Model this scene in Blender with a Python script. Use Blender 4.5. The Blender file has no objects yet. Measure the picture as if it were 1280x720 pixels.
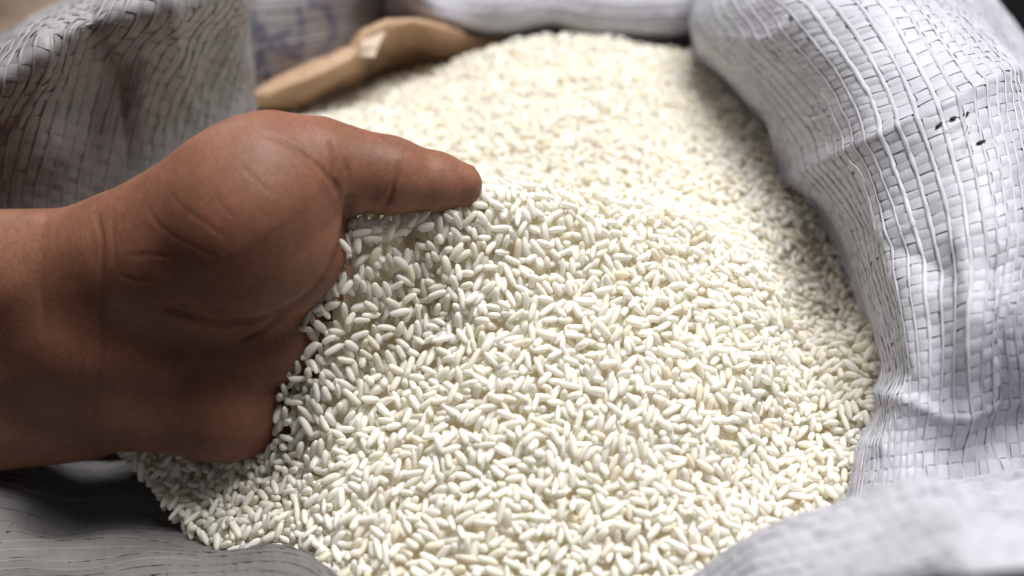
import bpy, math, random, time
import numpy as np
from mathutils import Vector, Matrix
from mathutils.bvhtree import BVHTree

T0 = time.time()
rng = np.random.default_rng(11)
random.seed(5)
scene = bpy.context.scene
COL = scene.collection

# ------------------------------------------------------------------ camera
LENS, SENSOR = 35.0, 36.0
DIST = 0.285                                    # camera to the middle of the rice
PITCH = math.radians(45)
CAM = np.array([0.0, -DIST * math.cos(PITCH), DIST * math.sin(PITCH)])
FPX = 1280 * LENS / SENSOR
FWD = np.array([0.0, math.cos(PITCH), -math.sin(PITCH)])
UPV = np.array([0.0, math.sin(PITCH), math.cos(PITCH)])
RGT = np.array([1.0, 0.0, 0.0])
cam_data = bpy.data.cameras.new('camera')
cam = bpy.data.objects.new('camera', cam_data)
COL.objects.link(cam)
cam_data.lens = LENS
cam_data.sensor_width = SENSOR
cam_data.clip_start = 0.01
cam_data.clip_end = 20
cam.location = CAM
cam.rotation_euler = (math.pi / 2 - PITCH, 0, 0)
cam_data.dof.use_dof = True
cam_data.dof.focus_distance = 0.254
cam_data.dof.aperture_fstop = 5.8
cam_data.dof.aperture_blades = 7
scene.camera = cam

# ------------------------------------------------------------------ light
world = bpy.data.worlds.new('World')
scene.world = world
world.use_nodes = True
wbg = world.node_tree.nodes['Background']
wbg.inputs[0].default_value = (0.90, 0.93, 1.0, 1)
wbg.inputs[1].default_value = 0.06

def area_light(name, loc, target, size, energy, color, spread=180):
    ld = bpy.data.lights.new(name, 'AREA')
    ld.shape = 'RECTANGLE'
    ld.size, ld.size_y = size
    ld.energy = energy
    ld.spread = math.radians(spread)
    ld.color = color
    lo = bpy.data.objects.new(name, ld)
    COL.objects.link(lo)
    lo.location = loc
    d = Vector(target) - Vector(loc)
    lo.rotation_euler = d.to_track_quat('-Z', 'Y').to_euler()
    return lo
area_light('daylight_opening', (0.22, 0.33, 1.20), (0.02, 0.0, 0.0), (0.9, 0.5), 37.0, (1.0, 0.985, 0.965))
area_light('rim_fill', (-0.75, 1.30, 0.65), (-0.1, 0.1, 0.0), (0.35, 0.5), 5.0, (1.0, 0.96, 0.90))  # added lamp, no real doorway: lifts left fold rim and tan lining

scene.view_settings.view_transform = 'Standard'
scene.view_settings.look = 'None'
scene.view_settings.exposure = -0.12
scene.view_settings.gamma = 1.0
scene.view_settings.use_curve_mapping = False
scene.render.engine = 'CYCLES'
scene.cycles.use_denoising = True
scene.cycles.max_bounces = 14
scene.cycles.diffuse_bounces = 11

# ------------------------------------------------------------------ helpers
def ray(u, v):
    return FWD + RGT * (u - 640) / FPX + UPV * (360 - v) / FPX

def P(u, v, z):
    """point of height z (mm) seen at photo pixel u, v"""
    d = ray(u, v)
    t = (z * 0.001 - CAM[2]) / d[2]
    return CAM + d * t

def link(o, parent=None):
    COL.objects.link(o)
    if parent is not None:
        o.parent = parent
    return o

def mesh_np(name, verts, quads=None, tris=None, smooth=True):
    me = bpy.data.meshes.new(name)
    verts = np.ascontiguousarray(verts, dtype=np.float32)
    parts, starts, n0 = [], [], 0
    for f, k in ((quads, 4), (tris, 3)):
        if f is not None and len(f):
            f = np.asarray(f, dtype=np.int32)
            parts.append(f.ravel())
            starts.append(n0 + np.arange(len(f), dtype=np.int32) * k)
            n0 += f.size
    loops = np.concatenate(parts)
    st = np.concatenate(starts)
    me.vertices.add(len(verts))
    me.vertices.foreach_set('co', verts.ravel())
    me.loops.add(len(loops))
    me.loops.foreach_set('vertex_index', loops)
    me.polygons.add(len(st))
    me.polygons.foreach_set('loop_start', st)
    if smooth:
        me.polygons.foreach_set('use_smooth', np.ones(len(st), dtype=bool))
    me.update(calc_edges=True)
    me.validate()
    return me

def add_attr(me, name, vals, kind='FLOAT'):
    a = me.attributes.new(name, kind, 'POINT')
    if kind == 'FLOAT':
        a.data.foreach_set('value', np.asarray(vals, dtype=np.float32).ravel())
    elif kind == 'FLOAT_VECTOR':
        a.data.foreach_set('vector', np.asarray(vals, dtype=np.float32).ravel())

def new_obj(name, me, mat, parent=None):
    o = bpy.data.objects.new(name, me)
    if mat is not None and not me.materials:
        me.materials.append(mat)
    return link(o, parent)

def empty(name, loc=(0, 0, 0)):
    o = bpy.data.objects.new(name, None)
    o.empty_display_size = 0.02
    o.location = loc
    return link(o)

def tag(o, label=None, cat=None, group=None, kind=None):
    for k, val in (('label', label), ('category', cat), ('group', group), ('kind', kind)):
        if val:
            o[k] = val
    return o

def wobble(p, freq, seed, n=7):
    """smooth 3-D noise, about -1..1"""
    r = np.random.default_rng(seed)
    out = np.zeros(p.shape[:-1])
    for _ in range(n):
        d = r.normal(size=3)
        d /= np.linalg.norm(d)
        out += np.sin(p @ d * freq * r.uniform(0.6, 1.5) + r.uniform(0, 6.28))
    return out / math.sqrt(n) / 1.2

# ------------------------------------------------------------------ materials
class NT:
    def __init__(self, name):
        self.m = bpy.data.materials.new(name)
        self.m.use_nodes = True
        self.t = self.m.node_tree
        self.t.nodes.clear()
        self.out = self.t.nodes.new('ShaderNodeOutputMaterial')
    def n(self, kind, **kw):
        nd = self.t.nodes.new('ShaderNode' + kind)
        for k, val in kw.items():
            setattr(nd, k, val)
        return nd
    def l(self, a, b):
        self.t.links.new(a, b)
    def val(self, nd, **kw):
        for k, v in kw.items():
            nd.inputs[k.replace('_', ' ')].default_value = v
        return nd
    def ramp(self, fac, stops):
        r = self.n('ValToRGB')
        e = r.color_ramp.elements
        while len(e) < len(stops):
            e.new(0.5)
        for el, (p, c) in zip(e, stops):
            el.position = p
            el.color = c if len(c) == 4 else (*c, 1)
        self.l(fac, r.inputs[0])
        return r.outputs[0]
    def noise(self, vec, scale, detail=4, rough=0.55):
        nd = self.n('TexNoise')
        nd.inputs['Scale'].default_value = scale
        nd.inputs['Detail'].default_value = detail
        nd.inputs['Roughness'].default_value = rough
        if vec is not None:
            self.l(vec, nd.inputs['Vector'])
        return nd.outputs['Fac']
    def mix(self, fac, a, b, mode='MIX'):
        nd = self.n('Mix', data_type='RGBA', blend_type=mode)
        for sock, v in ((nd.inputs['Factor'], fac), (nd.inputs['A'], a), (nd.inputs['B'], b)):
            pass
        ins = [nd.inputs[0], nd.inputs[6], nd.inputs[7]]
        for sock, v in zip(ins, (fac, a, b)):
            if hasattr(v, 'is_linked'):
                self.l(v, sock)
            elif isinstance(v, (int, float)):
                sock.default_value = v
            else:
                sock.default_value = v if len(v) == 4 else (*v, 1)
        return nd.outputs[2]
    def math(self, op, a, b=0.0):
        nd = self.n('Math', operation=op)
        for s, v in zip(nd.inputs, (a, b)):
            if hasattr(v, 'is_linked'):
                self.l(v, s)
            else:
                s.default_value = v
        return nd.outputs[0]

def mat_rice():
    k = NT('rice')
    tc = k.n('TexCoord')
    at = k.n('Attribute', attribute_name='tint')
    oi = k.n('ObjectInfo')
    tint = k.math('FRACT', k.math('ADD', at.outputs['Fac'], oi.outputs['Random']))
    c = k.ramp(tint, [(0.0, (0.92, 0.87, 0.75)), (0.08, (0.945, 0.925, 0.86)), (0.45, (0.955, 0.945, 0.91)), (1.0, (0.965, 0.96, 0.942))])
    nz = k.noise(tc.outputs['Object'], 900, 2)
    c = k.mix(0.10, c, k.ramp(nz, [(0.3, (0.86, 0.80, 0.64)), (0.7, (1, 1, 1))]), 'MULTIPLY')
    b = k.n('BsdfPrincipled')
    k.l(c, b.inputs['Base Color'])
    k.val(b, Roughness=0.40)
    b.inputs['Specular IOR Level'].default_value = 0.35
    bp = k.n('Bump')
    k.val(bp, Strength=0.12, Distance=0.0002)
    k.l(k.noise(tc.outputs['Object'], 2500, 2), bp.inputs['Height'])
    k.l(bp.outputs[0], b.inputs['Normal'])
    tr = k.n('BsdfTranslucent')
    k.l(k.mix(1.0, c, (1.0, 0.985, 0.945), 'MULTIPLY'), tr.inputs['Color'])
    mx = k.n('MixShader')
    mx.inputs[0].default_value = 0.45
    k.l(b.outputs[0], mx.inputs[1])
    k.l(tr.outputs[0], mx.inputs[2])
    k.l(mx.outputs[0], k.out.inputs[0])
    return k.m

def mat_tape(name, base, stain, trans=0.18, stain_amt=0.5, seed=0.0):
    k = NT(name)
    tc = k.n('TexCoord')
    oi = k.n('ObjectInfo')
    mp = k.n('Mapping')
    mp.inputs['Location'].default_value = (seed, seed * 0.7, 0)
    k.l(tc.outputs['Object'], mp.inputs['Vector'])
    pos = mp.outputs[0]
    big = k.noise(pos, 14, 4, 0.6)
    fine = k.noise(pos, 130, 5, 0.7)
    st = k.math('MULTIPLY', k.ramp(big, [(0.44, (0, 0, 0)), (0.72, (1, 1, 1))]), k.ramp(fine, [(0.30, (0.25,) * 3), (0.75, (1,) * 3)]))
    st = k.math('MULTIPLY', st, stain_amt)
    br = k.ramp(oi.outputs['Random'], [(0.0, tuple(x * 0.90 for x in base)), (1.0, tuple(min(1, x * 1.05) for x in base))])
    c = k.mix(st, br, stain)
    uv = k.n('Attribute', attribute_name='tapeuv')
    sp = k.n('SeparateXYZ')
    k.l(uv.outputs['Vector'], sp.inputs[0])
    cb = k.n('CombineXYZ')
    k.l(k.math('MULTIPLY', sp.outputs[0], 6.0), cb.inputs[0])
    k.l(k.math('MULTIPLY', sp.outputs[1], 0.25), cb.inputs[1])
    k.l(oi.outputs['Random'], cb.inputs[2])
    streak = k.noise(cb.outputs[0], 1.6, 4, 0.7)
    c = k.mix(0.55, c, k.ramp(streak, [(0.25, (0.74, 0.74, 0.76)), (0.6, (1, 1, 1))]), 'MULTIPLY')
    ink = k.n('Attribute', attribute_name='ink')
    grit = k.noise(pos, 420, 3, 0.7)
    inkf = k.math('MULTIPLY', ink.outputs['Fac'], k.ramp(grit, [(0.34, (0.15,) * 3), (0.56, (1,) * 3)]))
    c = k.mix(inkf, c, (0.075, 0.085, 0.16))
    b = k.n('BsdfPrincipled')
    k.l(c, b.inputs['Base Color'])
    k.val(b, Roughness=0.46)
    b.inputs['Specular IOR Level'].default_value = 0.42
    bp = k.n('Bump')
    k.val(bp, Strength=0.35, Distance=0.0003)
    k.l(streak, bp.inputs['Height'])
    k.l(bp.outputs[0], b.inputs['Normal'])
    tr = k.n('BsdfTranslucent')
    k.l(c, tr.inputs['Color'])
    mx = k.n('MixShader')
    mx.inputs[0].default_value = trans
    k.l(b.outputs[0], mx.inputs[1])
    k.l(tr.outputs[0], mx.inputs[2])
    k.l(mx.outputs[0], k.out.inputs[0])
    return k.m

def mat_skin():
    k = NT('skin')
    tc = k.n('TexCoord')
    pos = tc.outputs['Object']
    n1 = k.noise(pos, 38, 4, 0.6)
    n2 = k.noise(pos, 260, 3, 0.6)
    c = k.ramp(n1, [(0.30, (0.158, 0.070, 0.042)), (0.55, (0.218, 0.102, 0.063)), (0.75, (0.285, 0.148, 0.097))])
    c = k.mix(0.35, c, k.ramp(n2, [(0.3, (0.72, 0.62, 0.58)), (0.65, (1.05, 1.0, 0.98))]), 'MULTIPLY')
    n3 = k.noise(pos, 95, 3, 0.6)
    c = k.mix(k.ramp(n3, [(0.48, (0, 0, 0)), (0.72, (0.5,) * 3)]), c, (0.29, 0.108, 0.078))
    cr = k.n('Attribute', attribute_name='crease')
    c = k.mix(k.math('MULTIPLY', cr.outputs['Fac'], 0.55), c, (0.16, 0.055, 0.035))
    b = k.n('BsdfPrincipled')
    k.l(c, b.inputs['Base Color'])
    k.val(b, Roughness=0.52)
    b.inputs['Specular IOR Level'].default_value = 0.26
    b.inputs['Subsurface Weight'].default_value = 0.22
    b.inputs['Subsurface Radius'].default_value = (0.0032, 0.0012, 0.0006)
    b.inputs['Subsurface Scale'].default_value = 1.0
    # palm lines: cell pattern stretched two ways
    mp = k.n('Mapping')
    mp.inputs['Rotation'].default_value = (0.3, 0.5, 0.6)
    mp.inputs['Scale'].default_value = (1.0, 0.32, 0.6)
    k.l(pos, mp.inputs['Vector'])
    v1 = k.n('TexVoronoi', feature='DISTANCE_TO_EDGE')
    v1.inputs['Scale'].default_value = 1500
    k.l(mp.outputs[0], v1.inputs['Vector'])
    mp2 = k.n('Mapping')
    mp2.inputs['Rotation'].default_value = (0.2, -0.4, -0.5)
    mp2.inputs['Scale'].default_value = (1.0, 0.4, 0.7)
    k.l(pos, mp2.inputs['Vector'])
    v2 = k.n('TexVoronoi', feature='DISTANCE_TO_EDGE')
    v2.inputs['Scale'].default_value = 700
    k.l(mp2.outputs[0], v2.inputs['Vector'])
    h = k.math('ADD', k.math('MINIMUM', v1.outputs[0], 0.14), k.math('MULTIPLY', k.math('MINIMUM', v2.outputs[0], 0.10), 1.4))
    h = k.math('ADD', h, k.math('MULTIPLY', k.noise(pos, 1500, 3), 0.12))
    ln = k.ramp(k.math('MINIMUM', k.math('MULTIPLY', v1.outputs[0], 1.3), v2.outputs[0]), [(0.0, (0.80, 0.74, 0.72)), (0.09, (1, 1, 1))])
    k.l(k.mix(0.9, c, ln, 'MULTIPLY'), b.inputs['Base Color'])
    bp = k.n('Bump')
    k.val(bp, Strength=0.36, Distance=0.0003)
    k.l(h, bp.inputs['Height'])
    k.l(bp.outputs[0], b.inputs['Normal'])
    k.l(b.outputs[0], k.out.inputs[0])
    return k.m

def mat_simple(name, col, rough=0.6, sub=0.0):
    k = NT(name)
    b = k.n('BsdfPrincipled')
    b.inputs['Base Color'].default_value = (*col, 1)
    k.val(b, Roughness=rough)
    if sub:
        b.inputs['Subsurface Weight'].default_value = sub
        b.inputs['Subsurface Radius'].default_value = (0.002, 0.001, 0.0006)
        b.inputs['Subsurface Scale'].default_value = 1.0
    k.l(b.outputs[0], k.out.inputs[0])
    return k.m

def mat_ground(name, stops, scale=9):
    k = NT(name)
    tc = k.n('TexCoord')
    n = k.noise(tc.outputs['Object'], scale, 6, 0.65)
    c = k.ramp(n, stops)
    b = k.n('BsdfPrincipled')
    k.l(c, b.inputs['Base Color'])
    k.val(b, Roughness=0.85)
    bp = k.n('Bump')
    k.val(bp, Strength=0.6, Distance=0.01)
    k.l(k.noise(tc.outputs['Object'], scale * 6, 5), bp.inputs['Height'])
    k.l(bp.outputs[0], b.inputs['Normal'])
    k.l(b.outputs[0], k.out.inputs[0])
    return k.m

M_RICE = mat_rice()
M_UNDER = mat_simple('rice_depth', (0.84, 0.77, 0.62), 0.7)
M_TAPE = mat_tape('woven_tape', (0.585, 0.585, 0.645), (0.28, 0.245, 0.32), 0.16, 0.8)
M_TAPE_GREY = mat_tape('woven_tape_soiled_shaded', (0.33, 0.32, 0.335), (0.12, 0.096, 0.086), 0.08, 0.8, 3.0)  # soiled tape, its base also darkened to carry the left side's shade
M_TAN = mat_tape('tan_fabric', (0.74, 0.55, 0.38), (0.56, 0.32, 0.21), 0.5, 0.7, 5.0)
M_TAPE_SHADED = mat_tape('woven_tape_shaded', (0.20, 0.193, 0.192), (0.075, 0.062, 0.056), 0.05, 0.8, 9.0)  # stained tape, base darkened to stand in for the arm's shadow
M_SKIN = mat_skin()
M_NAIL = mat_simple('nail', (0.42, 0.24, 0.17), 0.4, 0.2)

# ------------------------------------------------------------------ ground
GZ = -0.19
gm = mesh_np('ground', [(-4, -4, GZ), (4, -4, GZ), (4, 4, GZ), (-4, 4, GZ)], [(0, 1, 2, 3)])
ground = new_obj('ground', gm, mat_ground('brown_ground', [(0.3, (0.10, 0.065, 0.045)), (0.5, (0.20, 0.14, 0.10)), (0.7, (0.30, 0.22, 0.165))]))
tag(ground, kind='structure')

gn = 40
dx, dy = np.meshgrid(np.linspace(0, 1, gn), np.linspace(0, 1, gn), indexing='ij')
dp = np.stack([0.20 + dx * 0.9 + 0.06 * np.sin(dy * 5), 0.02 + dy * 0.95 + 0.05 * np.sin(dx * 6), np.full_like(dx, GZ + 0.035)], -1)
dp[..., 2] += 0.022 * wobble(dp, 16, 71) + 0.008 * wobble(dp, 55, 72)
dq = np.arange(gn * gn).reshape(gn, gn)
dq = np.stack([dq[:-1, :-1], dq[1:, :-1], dq[1:, 1:], dq[:-1, 1:]], -1).reshape(-1, 4)
dark = new_obj('dark_sheet', mesh_np('dark_sheet', dp.reshape(-1, 3), dq), mat_simple('black_cloth', (0.006, 0.006, 0.007), 0.95))
dark.data.materials[0].node_tree.nodes['Principled BSDF'].inputs['Specular IOR Level'].default_value = 0.05
sol = dark.modifiers.new('thickness', 'SOLIDIFY')
sol.thickness = 0.002
tag(dark, 'black sheet on the ground beyond the rolled rim', 'sheet')

# ------------------------------------------------------------------ sack
sack = empty('sack', (0.0, 0.03, GZ))
SACK_OFF = np.array([0.0, 0.03, GZ])
tag(sack, 'open white woven plastic sack with rolled rim, full of rice', 'sack')

def catmull(C, n):
    """C: (k, ...) control points -> n samples, Catmull-Rom with end extrapolation"""
    C = np.asarray(C, dtype=float)
    E = np.concatenate([[2 * C[0] - C[1]], C, [2 * C[-1] - C[-2]]])
    t = np.linspace(0, len(C) - 1 - 1e-9, n)
    i = t.astype(int)
    f = (t - i).reshape((-1,) + (1,) * (C.ndim - 1))
    p0, p1, p2, p3 = E[i], E[i + 1], E[i + 2], E[i + 3]
    return 0.5 * (2 * p1 + (p2 - p0) * f + (2 * p0 - 5 * p1 + 4 * p2 - p3) * f ** 2 + (3 * p1 - p0 - 3 * p2 + p3) * f ** 3)

class Patch:
    def __init__(self, rows, na=220, nb=140, wrinkle=0.0008, wfreq=90, seed=1, wr2=0.0, ridge=0.0, creases=()):
        C = np.array([[P(*c) for c in r] for r in rows])      # rows along a, columns along b
        G = catmull(C, na)
        G = np.swapaxes(catmull(np.swapaxes(G, 0, 1), nb), 0, 1)
        G = self.even(G)
        G = np.swapaxes(self.even(np.swapaxes(G, 0, 1)), 0, 1)
        self.G = G
        N = self.normals()
        self.flip = 1.0
        mid = G[na // 2, nb // 2]
        if np.dot(N[na // 2, nb // 2], CAM - mid) < 0:
            self.flip = -1.0
        N = N * self.flip
        if wrinkle:
            d = wobble(G, wfreq, seed) * wrinkle + wobble(G, wfreq * 2.7, seed + 9) * wrinkle * 0.4
            if wr2:
                d = d + wobble(G, wfreq * 6, seed + 19) * wr2
            if ridge:
                d = d + ridge * (0.5 - np.abs(wobble(G, wfreq * 0.8, seed + 5, 4)) * 1.3) + ridge * 0.5 * (0.5 - np.abs(wobble(G, wfreq * 2.0, seed + 6, 4)) * 1.3)
            rel = G - CAM
            dp_ = rel @ FWD
            uu = 640 + FPX * (rel @ RGT) / dp_
            vv = 360 - FPX * (rel @ UPV) / dp_
            for pts, amp, wid in creases:          # sharp folds along lines of the cloth
                best = np.full(uu.shape, 1e9)
                for (x0, y0), (x1, y1) in zip(pts, pts[1:]):
                    ex, ey = x1 - x0, y1 - y0
                    t = np.clip(((uu - x0) * ex + (vv - y0) * ey) / (ex * ex + ey * ey), 0, 1)
                    best = np.minimum(best, np.hypot(uu - x0 - t * ex, vv - y0 - t * ey))
                d = d + amp * np.exp(-best / wid)
            self.G = G + N * d[..., None]
        self.N = self.normals() * self.flip
        self.La = np.linalg.norm(np.diff(self.G, axis=0), axis=2).sum(0).mean()
        self.Lb = np.linalg.norm(np.diff(self.G, axis=1), axis=2).sum(1).mean()
        self.na, self.nb = na, nb
    @staticmethod
    def even(G):
        L = np.linalg.norm(np.diff(G, axis=0), axis=2).mean(1)
        s = np.concatenate([[0], np.cumsum(L)])
        s /= s[-1]
        t = np.interp(np.linspace(0, 1, len(s)), s, np.arange(len(s)))
        i = np.clip(t.astype(int), 0, len(s) - 2)
        f = (t - i)[:, None, None]
        return G[i] * (1 - f) + G[i + 1] * f
    def normals(self):
        da = np.gradient(self.G, axis=0)
        db = np.gradient(self.G, axis=1)
        n = np.cross(da, db)
        return n / (np.linalg.norm(n, axis=2, keepdims=True) + 1e-12)
    def at(self, a, b, off):
        a = np.clip(a, 0, 1) * (self.na - 1)
        b = np.clip(b, 0, 1) * (self.nb - 1)
        i = np.clip(a.astype(int), 0, self.na - 2)
        j = np.clip(b.astype(int), 0, self.nb - 2)
        f = (a - i)[..., None]
        g = (b - j)[..., None]
        def s(A):
            return (A[i, j] * (1 - f) + A[i + 1, j] * f) * (1 - g) + (A[i, j + 1] * (1 - f) + A[i + 1, j + 1] * f) * g
        return s(self.G) + s(self.N) * off[..., None]

def grid_quads(n, m, base=0):
    i, j = np.meshgrid(np.arange(n - 1), np.arange(m - 1), indexing='ij')
    k = base + i * m + j
    return np.stack([k, k + m, k + m + 1, k + 1], -1).reshape(-1, 4)

def build_fold(patch, name, mat_sheet, mat, pitch_a=0.0033, pitch_b=0.0047, singles=True, ink=None, label=None,
               cords=True, relief=0.00020, seed=0, thick=0.0006, weave=True, theta=0.0):
    """woven fabric: a backing film, warp tapes (run along a), cords between them and weft tapes (run along b)"""
    r = np.random.default_rng(seed + 77)
    sa, sb = patch.G[::3, ::3], patch.N[::3, ::3]
    n, m = sa.shape[:2]
    up, dn = sa - sb * 0.0008, sa - sb * (0.0008 + thick)
    V = np.concatenate([up.reshape(-1, 3), dn.reshape(-1, 3)])
    q = grid_quads(n, m)
    q2 = grid_quads(n, m, n * m)[:, ::-1]
    rim = []
    ring = [(i, 0) for i in range(n)] + [(n - 1, j) for j in range(1, m)] + [(i, m - 1) for i in range(n - 2, -1, -1)] + [(0, j) for j in range(m - 2, 0, -1)]
    idx = [i * m + j for i, j in ring]
    for p, s in zip(idx, idx[1:] + idx[:1]):
        rim.append((p, s, s + n * m, p + n * m))
    me = mesh_np(name, V - SACK_OFF, np.concatenate([q, q2, np.array(rim)]))
    fold = new_obj(name, me, mat_sheet, sack)
    if label:
        fold['label'] = label
    if not weave:
        return fold
    ct, sn = math.cos(theta), math.sin(theta)
    La, Lb = patch.La, patch.Lb
    ext = 0.5 * (abs(La * ct) + abs(Lb * sn)), 0.5 * (abs(La * sn) + abs(Lb * ct))   # half extents along / across the warps
    batches = []                                # (name, verts, quads, tapeuv)
    SUB = 3 if singles else 2
    jit_tab = r.normal(0, 1, (64, 64))
    def jitter(x, y):
        return jit_tab[np.floor(x).astype(int) % 64, np.floor(y).astype(int) % 64]
    def strip(kind, cen, half, warp, step, hfun, across=(-1, -0.55, 0.55, 1), crown=0.00005, wander=0.06):
        E = ext[0] if warp else ext[1]
        s = np.linspace(-E, E, int(2 * E / step) + 2)
        def to_ab(sv, cv):
            x, y = (sv, cv) if warp else (cv, sv)
            return (x * ct - y * sn) / La + 0.5, (x * sn + y * ct) / Lb + 0.5
        a0, b0 = to_ab(s, np.full_like(s, cen))
        keep = np.where((a0 > -0.002) & (a0 < 1.002) & (b0 > -0.002) & (b0 < 1.002))[0]
        if len(keep) < 6:
            return
        s = s[keep[0]:keep[-1] + 1]
        w = np.asarray(across, dtype=float)
        ph, fr = r.uniform(0, 6.28), r.uniform(40, 110)
        sway = np.sin(s * fr + ph) * half * wander * 2 + r.normal(0, 0.1) * half * wander * 6
        wid = 1 + 0.10 * np.sin(s * fr * 2.3 + ph) + 0.07 * np.sin(s * fr * 7.1 + 2 * ph)
        S = np.repeat(s[:, None], len(w), 1)
        Cc = cen + sway[:, None] + w[None] * half * wid[:, None]
        h = hfun(s)[:, None] + crown * (1 - w[None] ** 2) + r.normal(0, 0.00006) * w[None]
        h = h + 0.00007 * np.sin(s * fr * 5 + ph)[:, None] * w[None]
        A, B = to_ab(S, Cc)
        X = patch.at(A, B, h)
        uv = np.stack([np.repeat(w[None] * 0.5, len(s), 0) + r.uniform(0, 50), S * 500, np.zeros_like(A)], -1)
        batches.append((kind, X.reshape(-1, 3), grid_quads(len(s), len(w)), uv.reshape(-1, 3)))
    nw = int(ext[1] / pitch_b) + 1
    nf = int(ext[0] / pitch_a) + 1
    for i in range(-nw, nw + 1):
        par = 1 if i % 2 else -1
        strip('warp_tape', i * pitch_b, pitch_b * (0.355 if cords else 0.46), True, pitch_a / SUB,
              lambda t, par=par, i=i: relief * (par * np.clip(1.7 * np.sin(np.pi * t / pitch_a), -1, 1) + 0.22 * jitter(t / pitch_a, np.full_like(t, i + 300))))
        if cords:
            jit = r.uniform(0, 6)
            strip('cord', (i + 0.5) * pitch_b, pitch_b * r.uniform(0.10, 0.14), True, pitch_a / SUB,
                  lambda t, jit=jit: relief * (0.95 + 0.35 * np.sin(np.pi * t / pitch_a + jit) + 0.25 * np.sin(t / pitch_a * 0.7 + jit)),
                  across=(-1, -0.5, 0.5, 1), crown=0.00030, wander=0.14)
    for j in range(-nf, nf + 1):
        par = -1 if j % 2 else 1
        strip('weft_tape', (j + 0.5) * pitch_a, pitch_a * 0.465, False, pitch_b / (5 if singles else 3),
              lambda t, par=par, j=j: relief * (par * 0.8 * np.clip(1.7 * np.sin(np.pi * (t / pitch_b + 0.5)), -1, 1) + 0.2 * jitter(t / pitch_b, np.full_like(t, j + 300))))
    def finish(nm, V, Q, U, parent):
        me = mesh_np(nm, V - SACK_OFF, Q)
        add_attr(me, 'tapeuv', U, 'FLOAT_VECTOR')
        if ink is not None:
            add_attr(me, 'ink', ink(V))
        return new_obj(nm, me, mat, parent)
    if singles:
        for nm, V, Q, U in batches:
            finish(nm, V, Q, U, fold)
    else:
        Vs, Qs, Us, k0 = [], [], [], 0
        for nm, V, Q, U in batches:
            Vs.append(V); Qs.append(Q + k0); Us.append(U)
            k0 += len(V)
        o = finish('weave', np.concatenate(Vs), np.concatenate(Qs), np.concatenate(Us), fold)
        o['kind'] = 'stuff'
    return fold

# right roll: rows run down along the rim, columns from under the rice over the crown to the outside
right_rows = [
    [(905, -40, -60), (915, -60, -25), (905, -90, 15), (980, -150, 45), (1080, -170, 40), (1150, -160, -40)],
    [(840, 60, -45), (868, 50, -22), (872, 10, 8), (975, -40, 46), (1115, -60, 44), (1200, -50, -20)],
    [(880, 120, -40), (915, 110, -18), (905, 70, 12), (1030, 20, 52), (1180, -5, 52), (1250, 10, -10)],
    [(945, 200, -35), (975, 190, -14), (985, 150, 16), (1090, 110, 50), (1228, 65, 54), (1296, 85, 0)],
    [(1000, 290, -32), (1030, 285, -10), (1045, 260, 16), (1130, 220, 44), (1275, 165, 52), (1355, 175, 0)],
    [(1040, 390, -30), (1072, 385, -8), (1090, 365, 14), (1160, 330, 36), (1300, 290, 44), (1420, 270, -10)],
    [(1060, 480, -30), (1096, 480, -6), (1112, 465, 12), (1170, 440, 26), (1290, 410, 34), (1440, 390, -10)],
    [(1050, 570, -30), (1080, 565, -6), (1100, 560, 6), (1160, 545, 12), (1290, 530, 8), (1470, 520, -20)],
    [(1020, 660, -30), (1050, 650, -8), (1080, 650, 0), (1160, 650, 2), (1300, 650, -6), (1480, 650, -30)],
]
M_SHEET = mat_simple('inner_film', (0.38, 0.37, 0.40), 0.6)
M_SHEET_DARK = mat_simple('inner_film_dark', (0.27, 0.255, 0.255), 0.7)  # darker copy of the inner film, behind the darkened tapes
right = Patch(right_rows, 260, 170, 0.0010, 75, 3, 0.0002, 0.0012,
              [([(985, 228), (1060, 190), (1140, 160), (1255, 96)], 0.0034, 26), ([(975, 165), (990, 215), (1015, 280)], 0.0030, 16), ([(1000, 250), (1100, 300), (1180, 340)], -0.002, 30),
               ([(1110, 290), (1140, 380), (1150, 470), (1110, 560)], 0.003, 22), ([(1200, 300), (1215, 400), (1200, 540)], 0.0024, 18), ([(1250, 330), (1262, 430), (1255, 560)], -0.0026, 18),
               ([(900, 45), (960, 50), (1040, 10)], 0.0020, 18), ([(1080, 480), (1180, 520), (1290, 505)], 0.0022, 16)])
build_fold(right, 'rolled_rim', M_SHEET, M_TAPE, 0.0038, 0.0047, True, seed=1, label='bright white rolled rim with stitch holes and grey stains')

# far roll across the top
top_rows = [
    [(470, 40, -60), (480, 20, -40), (485, -10, -20), (480, -60, 5), (470, -110, 10), (460, -150, -40)],
    [(545, 60, -60), (548, 36, -28), (545, 22, -16), (545, -20, -6), (540, -80, 0), (530, -140, -40)],
    [(620, 70, -60), (620, 44, -28), (618, 34, -18), (618, -15, -4), (620, -80, 2), (620, -140, -40)],
    [(690, 60, -60), (688, 34, -28), (685, 24, -16), (688, -20, -4), (695, -80, 2), (700, -140, -40)],
    [(755, 75, -60), (755, 46, -28), (752, 36, -18), (755, -15, -4), (765, -80, 2), (780, -140, -40)],
    [(830, 75, -60), (832, 46, -28), (830, 36, -18), (840, -15, -4), (850, -80, 2), (870, -140, -40)],
    [(910, 60, -60), (915, 36, -28), (915, 20, -18), (930, -25, -2), (950, -80, 2), (980, -140, -40)],
]
top = Patch(top_rows, 200, 120, 0.0016, 60, 8, 0.0, 0.0015)
build_fold(top, 'far_roll', M_SHEET, M_TAPE, 0.0032, 0.0046, False, seed=2)

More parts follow.
